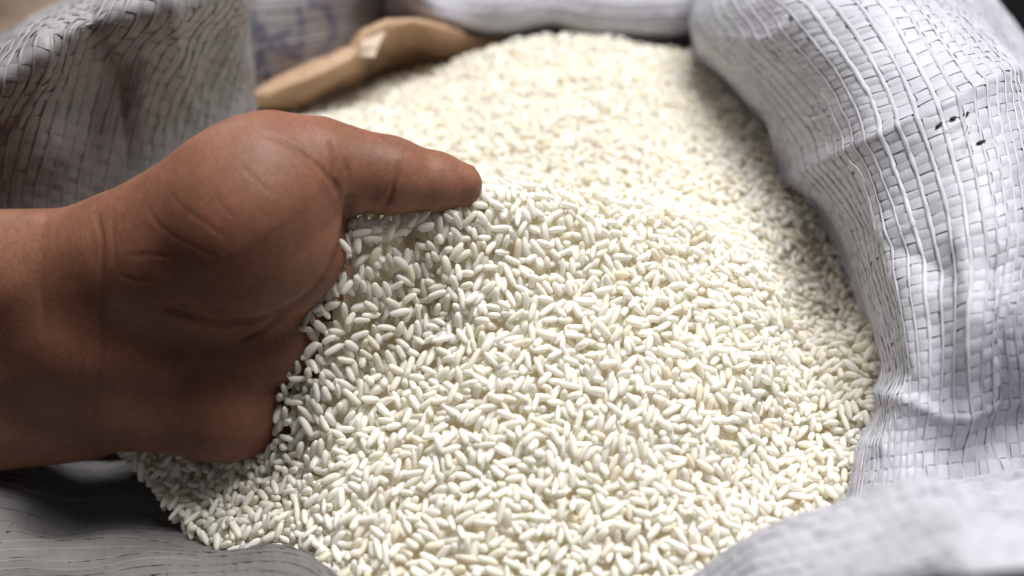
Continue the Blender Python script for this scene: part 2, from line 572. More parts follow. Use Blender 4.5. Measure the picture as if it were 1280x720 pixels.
# standing fold on the left; columns run along its upright threads
left_rows = [
    [(-140, 120, -60), (-150, 140, 30), (-120, 200, 16), (-90, 290, 0), (-60, 350, -20), (-48, 410, -64)],
    [(-30, 62, -60), (-25, 92, 44), (-30, 180, 26), (-10, 270, 4), (30, 330, -16), (42, 410, -64)],
    [(50, 10, -40), (52, 34, 54), (40, 140, 34), (55, 240, 6), (90, 320, -18), (102, 410, -64)],
    [(120, -30, -30), (112, 4, 56), (112, 110, 30), (125, 220, 4), (150, 300, -18), (162, 410, -64)],
    [(210, -70, -20), (205, -25, 56), (195, 80, 34), (195, 180, 6), (210, 270, -16), (222, 410, -64)],
    [(285, -100, -20), (280, -40, 50), (268, 50, 30), (260, 140, 4), (270, 230, -16), (282, 410, -64)],
    [(316, -110, -30), (306, -40, 34), (309, 50, 18), (312, 120, -4), (315, 210, -22), (327, 410, -64)],
    [(322, -110, -90), (314, -40, -20), (312, 50, -30), (315, 120, -40), (320, 210, -60), (332, 410, -64)],
]
leftp = Patch(left_rows, 220, 140, 0.0012, 70, 21, 0.0002, 0.0012,
              [([(110, 10), (120, 60), (150, 130), (165, 200)], -0.004, 26), ([(210, 0), (225, 60), (250, 140)], 0.003, 24), ([(60, 60), (30, 130), (0, 190)], 0.0025, 20)])
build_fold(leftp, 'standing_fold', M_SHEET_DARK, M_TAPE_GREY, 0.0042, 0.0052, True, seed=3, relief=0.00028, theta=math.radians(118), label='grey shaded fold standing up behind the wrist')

# printed fold behind it
def ink_fn(V):
    d = V - CAM
    dep = d @ FWD
    u = 640 + FPX * (d @ RGT) / dep
    v = 360 - FPX * (d @ UPV) / dep
    strokes = [([(312, 25), (334, 55), (358, 62)], 9), ([(358, 40), (330, 62), (316, 92)], 6), ([(374, 12), (378, 40), (372, 74)], 4.5),
               ([(372, 74), (358, 66)], 4), ([(388, 4), (408, 10), (418, 36), (412, 56), (400, 68)], 5), ([(332, 78), (334, 100)], 4)]
    out = np.zeros(len(V))
    for pl, w in strokes:
        for (x0, y0), (x1, y1) in zip(pl, pl[1:]):
            ex, ey = x1 - x0, y1 - y0
            t = np.clip(((u - x0) * ex + (v - y0) * ey) / (ex * ex + ey * ey), 0, 1)
            dd = np.hypot(u - x0 - t * ex, v - y0 - t * ey)
            out = np.maximum(out, np.clip((w - dd) / 2.5 + 0.5, 0, 1))
    return out * 0.85
print_rows = [
    [(285, -120, 0), (285, -40, 0), (290, 60, -22), (295, 190, -60)],
    [(340, -130, 0), (340, -40, 0), (345, 50, -20), (350, 160, -60)],
    [(400, -130, -10), (400, -40, -2), (405, 40, -22), (410, 140, -60)],
    [(460, -130, -30), (458, -40, -20), (462, 30, -38), (465, 110, -70)],
    [(540, -130, -60), (535, -40, -50), (540, 30, -60), (545, 100, -80)],
]
printp = Patch(print_rows, 140, 120, 0.0010, 70, 31)
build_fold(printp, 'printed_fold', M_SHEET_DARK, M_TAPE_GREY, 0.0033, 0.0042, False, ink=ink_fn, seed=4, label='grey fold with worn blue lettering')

# tan lining edge behind the rice
tan_rows = [
    [(265, 205, -74), (280, 168, -44), (296, 136, -16), (292, 126, -20), (286, 126, -60)],
    [(330, 195, -74), (335, 154, -44), (340, 118, -16), (336, 109, -20), (330, 110, -60)],
    [(395, 182, -74), (395, 138, -44), (394, 97, -15), (390, 88, -21), (384, 90, -60)],
    [(440, 168, -74), (440, 118, -44), (438, 74, -13), (434, 66, -20), (428, 68, -60)],
    [(472, 150, -74), (470, 98, -42), (460, 48, -8), (454, 40, -13), (448, 44, -60)],
    [(518, 135, -74), (517, 84, -42), (512, 30, -8), (506, 20, -13), (500, 24, -60)],
    [(556, 125, -74), (557, 84, -44), (554, 38, -14), (548, 28, -20), (542, 30, -62)],
    [(605, 115, -74), (606, 84, -48), (606, 50, -28), (604, 44, -32), (600, 46, -62)],
    [(670, 110, -74), (671, 84, -52), (672, 54, -34), (672, 48, -38), (670, 50, -62)],
]
tanp = Patch(tan_rows, 160, 80, 0.0016, 90, 41, 0.0, 0.0022)
build_fold(tanp, 'lining_edge', M_TAN, M_TAN, 0.0034, 0.0044, False, seed=8, thick=0.0006, label='tan lining edge glowing with light from behind')

flap_rows = [[(448, 70, -10), (458, 70, -9), (470, 70, -9)], [(451, 54, -6), (464, 52, -5), (480, 46, -5)], [(454, 38, -8), (470, 36, -7), (488, 26, -7)]]
flapp = Patch(flap_rows, 24, 24, 0.0)
build_fold(flapp, 'pale_facet', mat_tape('white_film', (0.78, 0.67, 0.55), (0.6, 0.46, 0.35), 0.45, 0.6, 2.0), M_TAN, weave=False, thick=0.0004, label='small pale facet on the tan lining')  # small paler patch set on the tan lining

def tube(pts, rad, seg=6):
    """closed tube along a polyline (metres)"""
    pts = np.asarray(pts, dtype=float)
    d = np.gradient(pts, axis=0)
    d /= np.linalg.norm(d, axis=1, keepdims=True)
    ref = np.array([0.31, 0.2, 0.93])
    s1 = np.cross(d, ref); s1 /= np.linalg.norm(s1, axis=1, keepdims=True)
    s2 = np.cross(d, s1)
    n = len(pts)
    r = np.full(n, rad); r[0] *= 0.3; r[-1] *= 0.3
    an = np.linspace(0, 2 * math.pi, seg, endpoint=False)
    V = pts[:, None] + r[:, None, None] * (np.cos(an)[None, :, None] * s1[:, None] + np.sin(an)[None, :, None] * s2[:, None])
    Q = [(i * seg + j, i * seg + (j + 1) % seg, (i + 1) * seg + (j + 1) % seg, (i + 1) * seg + j) for i in range(n - 1) for j in range(seg)]
    T3 = [(0, j + 1, j) for j in range(1, seg - 1)] + [((n - 1) * seg, (n - 1) * seg + j, (n - 1) * seg + j + 1) for j in range(1, seg - 1)]
    return V.reshape(-1, 3), np.array(Q), np.array(T3)

def on_patch(patch, u, v, off):
    rel = patch.G - CAM
    dp_ = rel @ FWD
    uu = 640 + FPX * (rel @ RGT) / dp_
    vv = 360 - FPX * (rel @ UPV) / dp_
    facing = ((CAM - patch.G) * patch.N).sum(-1) > 0
    i, j = np.unravel_index(np.argmin(np.hypot(uu - u, vv - v) + 1e4 * ~facing), uu.shape)
    return patch.G[i, j] + patch.N[i, j] * off
rim_roll = bpy.data.objects['rolled_rim']
M_STITCH = mat_simple('dark_stitch', (0.03, 0.027, 0.03), 0.7)
M_THREAD = mat_simple('loose_thread', (0.62, 0.62, 0.66), 0.5)
for k, (u0, v0, u1, v1) in enumerate([(1173, 159, 1180, 155), (1186, 153, 1194, 149), (1202, 144, 1208, 141), (1222, 180, 1229, 178), (988, 20, 993, 27)]):
    p0, p1 = on_patch(right, u0, v0, 0.0006), on_patch(right, u1, v1, 0.0006)
    ts = np.linspace(0, 1, 5)[:, None]
    V, Q, T3 = tube(p0 * (1 - ts) + p1 * ts, 0.00042 if k < 4 else 0.0003)
    new_obj('stitch', mesh_np('stitch', V - SACK_OFF, Q, T3), M_STITCH, rim_roll)
rt = np.random.default_rng(3)
for (u0, v0) in [(1180, 165), (1215, 150), (1060, 195), (1010, 262), (1120, 310), (1050, 60), (1000, 140)]:
    ang = rt.uniform(0, 6.28)
    pts = []
    for q in range(9):
        ang += rt.normal(0, 0.35)
        u0 += math.cos(ang) * 5; v0 += math.sin(ang) * 5
        pts.append(on_patch(right, u0, v0, 0.0009 + 0.0012 * math.sin(q / 8 * math.pi)))
    pts = np.array(pts)
    for _ in range(3):
        pts[1:-1] = (pts[:-2] + 2 * pts[1:-1] + pts[2:]) / 4
    pts = catmull(pts, 25)
    V, Q, T3 = tube(pts, 0.00013, 5)
    new_obj('loose_thread', mesh_np('loose_thread', V - SACK_OFF, Q, T3), M_THREAD, rim_roll)

# near folds
nl_rows = [
    [(-120, 540, -45), (-140, 580, -25), (-150, 650, -12), (-150, 720, 0), (-150, 780, 4), (-150, 880, -30)],
    [(40, 560, -56), (30, 600, -38), (10, 655, -34), (-20, 705, -22), (-20, 770, -10), (-20, 880, -40)],
    [(110, 570, -62), (100, 615, -50), (90, 665, -46), (85, 705, -24), (80, 765, -10), (70, 880, -40)],
    [(210, 570, -64), (200, 612, -48), (190, 662, -43), (190, 694, -22), (190, 760, -8), (180, 880, -40)],
    [(290, 620, -70), (280, 650, -46), (275, 674, -35), (278, 690, -18), (280, 755, -4), (280, 880, -40)],
    [(390, 670, -60), (375, 680, -34), (365, 686, -20), (370, 695, -8), (375, 755, 2), (380, 880, -40)],
    [(450, 730, -50), (440, 724, -22), (435, 726, -10), (438, 735, -3), (440, 785, 4), (440, 880, -40)],
    [(520, 770, -50), (515, 770, -24), (515, 775, -8), (518, 785, -3), (520, 820, 2), (520, 890, -40)],
    [(620, 790, -50), (620, 788, -24), (620, 792, -8), (620, 802, -3), (620, 838, 3), (620, 905, -40)],
    [(730, 795, -50), (730, 794, -24), (730, 798, -8), (732, 808, -2), (735, 845, 4), (740, 915, -40)],
    [(850, 790, -50), (850, 792, -26), (852, 800, -10), (856, 812, -6), (865, 855, 0), (880, 930, -45)],
]
nlp = Patch(nl_rows, 200, 120, 0.0018, 70, 51, 0.0, 0.0015)
build_fold(nlp, 'near_fold', M_SHEET_DARK, M_TAPE_SHADED, 0.0044, 0.0046, False, seed=5, relief=0.00014, label='dark shaded fold below the wrist')
nr_rows = [
    [(820, 800, -45), (815, 775, -5), (830, 790, 15), (870, 850, 20), (900, 960, -40)],
    [(905, 745, -45), (898, 722, 8), (915, 735, 30), (970, 810, 38), (1000, 940, -30)],
    [(990, 690, -40), (978, 665, 22), (1000, 685, 44), (1070, 770, 52), (1110, 920, -20)],
    [(1075, 655, -40), (1068, 628, 32), (1090, 650, 52), (1160, 750, 62), (1200, 900, -10)],
    [(1165, 635, -40), (1160, 602, 38), (1180, 630, 58), (1240, 740, 68), (1290, 890, 0)],
    [(1265, 625, -40), (1265, 592, 40), (1285, 620, 60), (1330, 730, 70), (1380, 880, 0)],
    [(1400, 620, -40), (1400, 590, 38), (1420, 615, 58), (1460, 720, 68), (1500, 870, 0)],
]
nrp = Patch(nr_rows, 200, 120, 0.0018, 70, 61, 0.0, 0.002)
build_fold(nrp, 'near_roll', M_SHEET, M_TAPE, 0.0032, 0.0048, False, seed=6, label='blurred white roll of rim close to the lens')
# the standing body of the sack below the rim
bu = [P(*e)[:2] for e in [(60, 640, -40), (330, 740, -30), (520, 830, -30), (800, 860, -30), (1000, 800, -20), (1180, 690, -20), (1230, 560, -20), (1220, 420, -20), (1180, 260, -20), (1090, 130, -30),
                          (980, 20, -40), (800, -20, -50), (600, -20, -50), (450, 10, -50), (330, 60, -50), (150, 110, -40), (20, 200, -30), (-60, 400, -30)]]
bu = np.array(bu)
bc = bu.mean(0)
bu = catmull(np.concatenate([bu, bu[:1]]), 97)[:-1]
prof = [(-0.055, 0.97), (-0.075, 1.03), (-0.10, 1.08), (-0.13, 1.09), (-0.16, 1.05), (GZ + 0.006, 0.97), (GZ + 0.001, 0.86)]
prof = catmull(np.array(prof), 30)
BV = np.array([[*(bc + (p - bc) * sc * (1 + 0.02 * math.sin(7 * math.atan2(*(p - bc)) + 40 * z))), z] for z, sc in prof for p in bu])
nb_ = len(bu)
BQ = [(i * nb_ + j, i * nb_ + (j + 1) % nb_, (i + 1) * nb_ + (j + 1) % nb_, (i + 1) * nb_ + j) for i in range(len(prof) - 1) for j in range(nb_)]
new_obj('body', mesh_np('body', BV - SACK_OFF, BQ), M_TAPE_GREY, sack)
print('sack', time.time() - T0)

# ------------------------------------------------------------------ hand (modelled face on, in mm: X right, Y up, Z towards the viewer)
HD = 260.0
def hp(u, v, w):
    w = w + 0.11 * (395 - v)                     # the palm stands steeper than the lens plane
    k = (HD - w) / FPX
    return np.array([(u - 640) * k, (360 - v) * k, w])

def hand_to_world(p):
    p = p * 0.001
    return CAM + FWD * (HD * 0.001 - p[:, 2:3]) + RGT * p[:, 0:1] + UPV * p[:, 1:2]

# round cones: (u, v, w, r) - (u, v, w, r), blend
BONES = [
    # forearm
    ((-470, 375, -8, 20.5), (100, 338, -4, 16.5), 10),
    ((-470, 570, -8, 19.5), (105, 505, -6, 15.5), 10),
    ((-470, 470, -10, 26), (120, 420, -8, 18.5), 10),
    # palm
    ((120, 420, -2, 18.5), (345, 412, -1, 15.5), 9),
    ((150, 360, -8, 17), (450, 350, -32, 10.5), 9),
    ((150, 470, -8, 15), (440, 470, -20, 12), 9),
    # hypothenar
    ((175, 492, -1, 15.5), (285, 494, 1, 16.5), 7),
    ((285, 494, 1, 16.5), (400, 485, -16, 12), 7),
    # thenar
    ((180, 316, -1, 17.5), (318, 260, 4, 20.5), 10),
    ((225, 335, 1, 15), (312, 318, 5, 17), 9),
    ((318, 264, 4, 20.5), (346, 300, 4, 17), 6),
    # thumb
    ((345, 208, 0, 11.8), (400, 207, -2, 10.4), 8),
    ((400, 207, -2, 10.4), (445, 214, -4, 9.2), 4),
    ((445, 214, -4, 9.2), (486, 219, -6, 9.3), 4),
    ((486, 219, -6, 9.3), (545, 228, -9, 7.3), 2.5),
    ((545, 228, -9, 7.3), (574, 231, -10, 5.8), 2.5),
    # fingers, buried
    ((450, 350, -34, 10), (600, 345, -44, 9.5), 5),
    ((600, 345, -44, 9.5), (735, 345, -50, 8.0), 3),
    ((735, 345, -50, 8.0), (830, 360, -50, 7.0), 3),
    ((450, 380, -26, 10.5), (610, 390, -42, 9.5), 5),
    ((610, 390, -42, 9.5), (760, 402, -52, 8.2), 2),
    ((760, 402, -52, 8.2), (860, 412, -52, 7.0), 3),
    ((440, 430, -26, 10.5), (600, 445, -42, 9.0), 5),
    ((600, 445, -42, 9.0), (740, 460, -52, 7.8), 2),
    ((740, 460, -52, 7.8), (830, 468, -52, 6.6), 3),
    ((430, 480, -22, 10), (560, 495, -34, 8.0), 5),
    ((560, 495, -34, 8.0), (660, 512, -44, 7.0), 2),
    ((660, 512, -44, 7.0), (730, 520, -44, 6.0), 3),
]
BONES3 = [(hp(*a[:3]), a[3], hp(*b[:3]), b[3], k) for a, b, k in BONES]
# palm lines in photo pixels: points, depth mm, width px
CREASES = [
    ([(436, 250), (434, 275), (430, 302), (417, 334), (398, 358), (374, 380), (345, 395), (312, 404), (275, 405), (235, 395), (200, 383)], 1.15, 4.5),
    ([(312, 404), (285, 399), (258, 388), (225, 380), (190, 378)], 0.35, 4.0),
    ([(352, 395), (330, 412), (300, 425)], 0.7, 3.5),
    ([(121, 268), (128, 300), (127, 340), (125, 390), (128, 440), (120, 500), (108, 575)], 0.32, 3.2),
    ([(140, 262), (142, 300), (146, 345)], 0.15, 2.6),
    ([(60, 258), (52, 300), (50, 360), (58, 420)], 0.16, 5.0),
    ([(102, 430), (96, 500), (92, 560)], 0.2, 4.0),
    ([(185, 258), (195, 278), (215, 295), (250, 312), (290, 332)], 0.11, 2.4),
    ([(213, 240), (222, 255), (240, 268), (262, 282), (285, 300)], 0.12, 2.4),
    ([(330, 168), (352, 176), (378, 192), (400, 210), (414, 228), (424, 250)], 0.32, 2.8),
    ([(414, 178), (418, 200), (416, 222), (424, 240)], 0.45, 3.0),
    ([(432, 200), (436, 222), (432, 238)], 0.35, 2.6),
    ([(499, 205), (497, 222), (490, 242), (478, 262)], 0.7, 3.2),
    ([(160, 320), (190, 318), (215, 322)], 0.14, 2.2),
    ([(150, 345), (175, 352), (205, 350)], 0.14, 2.2),
    ([(265, 235), (280, 262), (300, 276)], 0.10, 2.2),
    ([(300, 205), (318, 225), (345, 245)], 0.10, 2.2),
]
def polydist(X, Y, pts):
    best = np.full(X.shape, 1e9)
    for (x0, y0), (x1, y1) in zip(pts, pts[1:]):
        ex, ey = x1 - x0, y1 - y0
        t = np.clip(((X - x0) * ex + (Y - y0) * ey) / (ex * ex + ey * ey), 0, 1)
        best = np.minimum(best, np.hypot(X - x0 - t * ex, Y - y0 - t * ey))
    return best

def sdf(p, creases=False):
    d = None
    for A, ra, B, rb, k in BONES3:
        ba = (B - A).astype(np.float32)
        l2 = float(ba @ ba)
        pa = p - A.astype(np.float32)
        t = np.clip((pa @ ba) / l2, 0, 1)
        q = pa - t[..., None] * ba
        di = np.sqrt((q * q).sum(-1)) - (ra + (rb - ra) * t)
        if d is None:
            d = di
        else:
            h = np.maximum(k - np.abs(d - di), 0) / k
            d = np.minimum(d, di) - h * h * k * 0.25
    # soft unevenness of flesh
    d = d + 0.35 * (np.sin(p[..., 0] * 0.13 + 1.1) * np.sin(p[..., 1] * 0.17 + 0.4) * np.cos(p[..., 2] * 0.15))
    if creases:
        w = p[..., 2]
        k = FPX / (HD - w)
        U = 640 + p[..., 0] * k
        V = 360 - p[..., 1] * k
        cmask = np.zeros(p.shape[:-1], dtype=np.float32)
        front = np.clip((w - 0.11 * (395 - V) + 16) / 8, 0, 1)
        for pts, dep, wid in CREASES:
            dd = polydist(U, V, pts)
            end = np.clip(np.minimum(np.hypot(U - pts[0][0], V - pts[0][1]), np.hypot(U - pts[-1][0], V - pts[-1][1])) / 14 + 0.25, 0, 1)
            g = np.exp(-(dd / wid) ** 2) * end * front
            lip = np.exp(-((dd - wid * 2.2) / (wid * 1.2)) ** 2) * end * front
            d = d + dep * g - dep * 0.12 * lip
            cmask = np.maximum(cmask, g * min(1, dep / 0.9 + 0.12))
        return d, cmask
    return d

def surface_nets(lo, hi, step):
    ax = [np.arange(lo[i], hi[i] + step, step, dtype=np.float32) for i in range(3)]
    nx, ny, nz = map(len, ax)
    D = np.empty((nx, ny, nz), dtype=np.float32)
    for i0 in range(0, nx, 24):
        g = np.stack(np.meshgrid(ax[0][i0:i0 + 24], ax[1], ax[2], indexing='ij'), -1)
        D[i0:i0 + 24] = sdf(g)
    S = D < 0
    cx, cy, cz = nx - 1, ny - 1, nz - 1
    acc = np.zeros((cx, cy, cz, 3), dtype=np.float32)
    cnt = np.zeros((cx, cy, cz), dtype=np.float32)
    offs = [(i, j, k) for i in (0, 1) for j in (0, 1) for k in (0, 1)]
    def sl(A, o):
        return A[o[0]:o[0] + cx, o[1]:o[1] + cy, o[2]:o[2] + cz]
    for o in offs:
        for axis in range(3):
            if o[axis]:
                continue
            e = list(o); e[axis] = 1
            d0, d1 = sl(D, o), sl(D, e)
            m = sl(S, o) != sl(S, e)
            t = np.where(m, d0 / np.where(m, d0 - d1, 1), 0)
            pos = np.array(o, dtype=np.float32)[None, None, None] + np.zeros(acc.shape, dtype=np.float32)
            pos[..., axis] += t
            acc += np.where(m[..., None], pos, 0)
            cnt += m
    act = cnt > 0
    idx = np.full((cx, cy, cz), -1, dtype=np.int64)
    idx[act] = np.arange(act.sum())
    base = np.argwhere(act).astype(np.float32)
    V = (base + acc[act] / cnt[act][:, None]) * step + np.array(lo, dtype=np.float32)
    quads = []
    for axis in range(3):
        o1, o2 = [(1, 2), (2, 0), (0, 1)][axis]
        a = [slice(None)] * 3; b = [slice(None)] * 3
        a[axis] = slice(0, -1); b[axis] = slice(1, None)
        m = S[tuple(a)] != S[tuple(b)]
        w = np.argwhere(m)
        lim = np.array([cx, cy, cz])
        ok = (w[:, o1] > 0) & (w[:, o2] > 0) & (w[:, o1] < lim[o1]) & (w[:, o2] < lim[o2])
        w = w[ok]
        s = S[w[:, 0], w[:, 1], w[:, 2]]
        def cell(d1, d2):
            c = w.copy()
            c[:, o1] += d1; c[:, o2] += d2
            return idx[c[:, 0], c[:, 1], c[:, 2]]
        q = np.stack([cell(-1, -1), cell(0, -1), cell(0, 0), cell(-1, 0)], -1)
        q[~s] = q[~s][:, ::-1]
        quads.append(q)
    Q = np.concatenate(quads)
    Q = Q[(Q >= 0).all(1)]
    return V, Q

def split_quads(V, Q):
    n = len(V)
    E = np.concatenate([Q[:, [0, 1]], Q[:, [1, 2]], Q[:, [2, 3]], Q[:, [3, 0]]])
    E.sort(axis=1)
    key = E[:, 0] * n + E[:, 1]
    uq, inv = np.unique(key, return_inverse=True)
    mids = (V[uq // n] + V[uq % n]) * 0.5
    cen = V[Q].mean(1)
    m = len(Q)
    e = inv.reshape(4, m).T + n
    c = np.arange(m) + n + len(uq)
    V2 = np.concatenate([V, mids, cen])
    Q2 = np.concatenate([np.stack([Q[:, k], e[:, k], c, e[:, (k - 1) % 4]], -1) for k in range(4)])
    return V2, Q2

def project(V, it, creases):
    for _ in range(it):
        f = lambda p: sdf(p)
        e = 0.25
        g = np.stack([f(V + np.array(d, dtype=np.float32) * e) - f(V - np.array(d, dtype=np.float32) * e) for d in ((1, 0, 0), (0, 1, 0), (0, 0, 1))], -1)
        g /= np.linalg.norm(g, axis=1, keepdims=True) + 1e-9
        if creases:
            d, cm = sdf(V, True)
        else:
            d, cm = sdf(V), None
        V = V - g * np.clip(d, -3, 3)[:, None]
    return V.astype(np.float32), cm

lo = (hp(-470, 395, 0)[0] - 30, -68, -78)
hi = (68, 52, 54)
HV, HQ = surface_nets(lo, hi, 1.3)
HV, _ = project(HV, 1, False)
HV, HQ = split_quads(HV, HQ)
HV, cm = project(HV, 1, True)
# crease strength from the undisturbed surface
HW = hand_to_world(HV.astype(float))
HAND_BASE = np.array([-0.075, -0.02, -0.02])
hand_me = mesh_np('hand', HW - HAND_BASE, HQ)
add_attr(hand_me, 'crease', cm)
hand = new_obj('hand', hand_me, M_SKIN)
hand.location = HAND_BASE
tag(hand, 'bare left hand, palm up, scooping the rice with thumb stretched out', 'hand')
print('hand', len(HV), time.time() - T0)

# thumb nail, a curved plate on the far side of the thumb tip
def nail():
    tip = hp(588, 231, -14.5); back = hp(552, 228, -13.5)
    ax = tip - back
    L = np.linalg.norm(ax); ax /= L
    up = np.array([0.12, 0.62, -0.78]); up -= ax * (up @ ax); up /= np.linalg.norm(up)
    sd = np.cross(ax, up)
    n, m = 9, 9
    V = []
    for i in range(n):
        s = i / (n - 1)
        for j in range(m):
            a = (j / (m - 1) - 0.5) * 1.9
            r = 6.6 - 1.3 * s
            hw = 1.0 - 0.25 * max(0, (s - 0.75) / 0.25) ** 2 - 0.25 * max(0, (0.25 - s) / 0.25) ** 2
            a *= hw
            V.append(back + ax * (s * (L + 1.0)) + up * (r * math.cos(a) - 0.1) + sd * (r * math.sin(a)) - up * (0.6 * s))
    V = np.array(V)
    W = hand_to_world(V)
    W2 = hand_to_world(V - up * 0.5)
    q = grid_quads(n, m)
    ring = [i * m for i in range(n)] + [(n - 1) * m + j for j in range(1, m)] + [i * m + m - 1 for i in range(n - 2, -1, -1)] + [j for j in range(m - 2, 0, -1)]
    rim = [(p, s, s + n * m, p + n * m) for p, s in zip(ring, ring[1:] + ring[:1])]
    me = mesh_np('thumb_nail', np.concatenate([W, W2]) - HAND_BASE, np.concatenate([q, grid_quads(n, m, n * m)[:, ::-1], np.array(rim)]))
    new_obj('thumb_nail', me, M_NAIL, hand)
nail()

# ------------------------------------------------------------------ rice surface
RCTRL = [  # u, v, z(mm): the heap lying on the hand, the hollow behind it, the skirt along the sack
    (446, 274, 40), (480, 266, 40), (520, 260, 40), (560, 256, 39), (600, 253, 37), (640, 254, 36), (690, 257, 33), (740, 261, 29), (800, 268, 22), (860, 278, 14),
    (442, 310, 34), (420, 352, 26), (392, 392, 18), (374, 430, 12), (364, 480, 3), (354, 530, -9), (328, 578, -22), (260, 602, -32),
    (520, 320, 28), (620, 320, 27), (720, 320, 24), (800, 330, 20), (880, 340, 13),
    (480, 400, 15), (600, 400, 18), (700, 400, 18), (800, 400, 16), (880, 420, 11),
    (450, 500, 1), (560, 500, 8), (680, 500, 11), (800, 500, 11), (890, 500, 7),
    (380, 590, -14), (500, 600, -1), (640, 600, 4), (780, 600, 4), (880, 590, 2),
    (310, 640, -24), (430, 680, -9), (600, 700, -2), (780, 700, -2), (900, 680, -4),
    (220, 632, -36), (272, 672, -32), (342, 694, -23), (425, 722, -13),
    (500, 760, -8), (700, 780, -6), (850, 760, -8),
    (930, 330, 11), (946, 400, 10), (946, 465, 8), (933, 530, 3),
    (980, 330, -11), (996, 405, -12), (992, 475, -12), (972, 550, -11), (1060, 440, -5), (1070, 520, -6), (1040, 590, -8), (960, 640, -7),
    (930, 240, -8), (990, 270, -10), (880, 200, -10),
    (560, 226, -12), (620, 222, -12), (680, 222, -11), (740, 226, -9), (800, 230, -6), (860, 238, -3), (480, 220, -10), (430, 210, -12),
    (480, 160, -17), (560, 170, -15), (650, 170, -12), (740, 165, -12), (830, 170, -13),
    (430, 155, -26), (490, 140, -27), (570, 120, -24), (650, 110, -17), (760, 105, -16), (860, 115, -20),
    (520, 118, -30), (580, 92, -29), (650, 68, -22), (740, 62, -21), (830, 75, -25),
    (335, 158, -32), (380, 144, -37), (430, 126, -39), (490, 108, -39), (548, 88, -36), (600, 58, -31), (640, 42, -27), (740, 36, -25), (850, 48, -36), (640, 15, -34), (760, 15, -34),
]
RC = np.array([P(*c) for c in RCTRL])
# below the palm the rice lies low
low = np.array([[-0.075, 0.0, -0.022], [-0.09, -0.03, -0.026], [-0.105, 0.02, -0.026], [-0.095, 0.05, -0.026], [-0.12, -0.01, -0.03], [-0.09, 0.08, -0.028], [-0.066, 0.02, -0.004],
                # steep far side of the heap behind the thumb
                [-0.036, 0.010, 0.024], [-0.018, 0.010, 0.026], [0.0, 0.012, 0.024], [0.02, 0.014, 0.021], [0.04, 0.018, 0.014],
                [-0.036, 0.024, 0.006], [-0.018, 0.024, 0.008], [0.0, 0.026, 0.007], [0.02, 0.029, 0.005], [0.04, 0.034, 0.000],
                [-0.036, 0.042, -0.010], [-0.018, 0.042, -0.009], [0.0, 0.044, -0.009], [0.02, 0.047, -0.010]])
RC = np.concatenate([RC, low])
def tps(pts, vals, q, lam=2e-6):
    n = len(pts)
    def phi(r2):
        return np.where(r2 > 0, 0.5 * r2 * np.log(np.maximum(r2, 1e-20)), 0)
    d2 = ((pts[:, None] - pts[None]) ** 2).sum(-1)
    K = phi(d2) + lam * np.eye(n)
    Pm = np.concatenate([np.ones((n, 1)), pts], 1)
    A = np.block([[K, Pm], [Pm.T, np.zeros((3, 3))]])
    s = np.linalg.solve(A, np.concatenate([vals, np.zeros(3)]))
    out = np.empty(len(q))
    for i in range(0, len(q), 40000):
        qq = q[i:i + 40000]
        d2 = ((qq[:, None] - pts[None]) ** 2).sum(-1)
        out[i:i + 40000] = phi(d2) @ s[:n] + s[n] + qq @ s[n + 1:]
    return out
RES = 0.5                                        # mm
X0, X1, Y0, Y1 = -118.0, 122.0, -108.0, 175.0
nx, ny = int((X1 - X0) / RES), int((Y1 - Y0) / RES)
cx_ = np.linspace(X0, X1, nx // 4); cy_ = np.linspace(Y0, Y1, ny // 4)
gx, gy = np.meshgrid(cx_, cy_, indexing='ij')
Tc = tps(RC[:, :2] * 10, RC[:, 2] * 1000, np.stack([gx.ravel(), gy.ravel()], -1) / 100.0, 1e-3).reshape(gx.shape)
def up2(A, n, m):
    i = np.linspace(0, A.shape[0] - 1.001, n); j = np.linspace(0, A.shape[1] - 1.001, m)
    a, b = i.astype(int), j.astype(int)
    f, g = (i - a)[:, None], (j - b)[None]
    return (A[a][:, b] * (1 - f) + A[a + 1][:, b] * f) * (1 - g) + (A[a][:, b + 1] * (1 - f) + A[a + 1][:, b + 1] * f) * g
T = up2(Tc, nx, ny)
fx, fy = np.meshgrid(X0 + np.arange(nx) * RES, Y0 + np.arange(ny) * RES, indexing='ij')
q3 = np.stack([fx, fy, np.zeros_like(fx)], -1)
T = T + 0.8 * wobble(q3, 0.16, 5) + 0.5 * wobble(q3, 0.42, 6)
# outline of the filled area
EDGE = [(178, 600, -38), (246, 674, -34), (322, 710, -26), (425, 744, -14), (520, 790, -10), (700, 800, -8), (840, 775, -8), (905, 735, -6), (975, 680, -6), (1068, 640, -6), (1100, 560, -6), (1112, 480, -5),
        (1088, 385, -8), (1045, 280, -10), (990, 185, -14), (930, 100, -20), (885, 45, -34), (800, 18, -40), (620, 18, -40), (540, 30, -30), (465, 55, -26), (415, 85, -24), (355, 105, -22), (310, 125, -22), (260, 150, -26)]
poly = np.array([P(*e)[:2] for e in EDGE] + [[-0.112, 0.03], [-0.114, -0.03]]) * 1000
def inside(px, py, pg):
    c = np.zeros(px.shape, dtype=bool)
    n = len(pg)
    for i in range(n):
        x0, y0 = pg[i]; x1, y1 = pg[(i + 1) % n]
        cond = ((y0 > py) != (y1 > py))
        with np.errstate(divide='ignore', invalid='ignore'):
            xi = (x1 - x0) * (py - y0) / (y1 - y0 + 1e-12) + x0
        c ^= cond & (px < xi)
    return c
MASK = inside(fx, fy, poly)
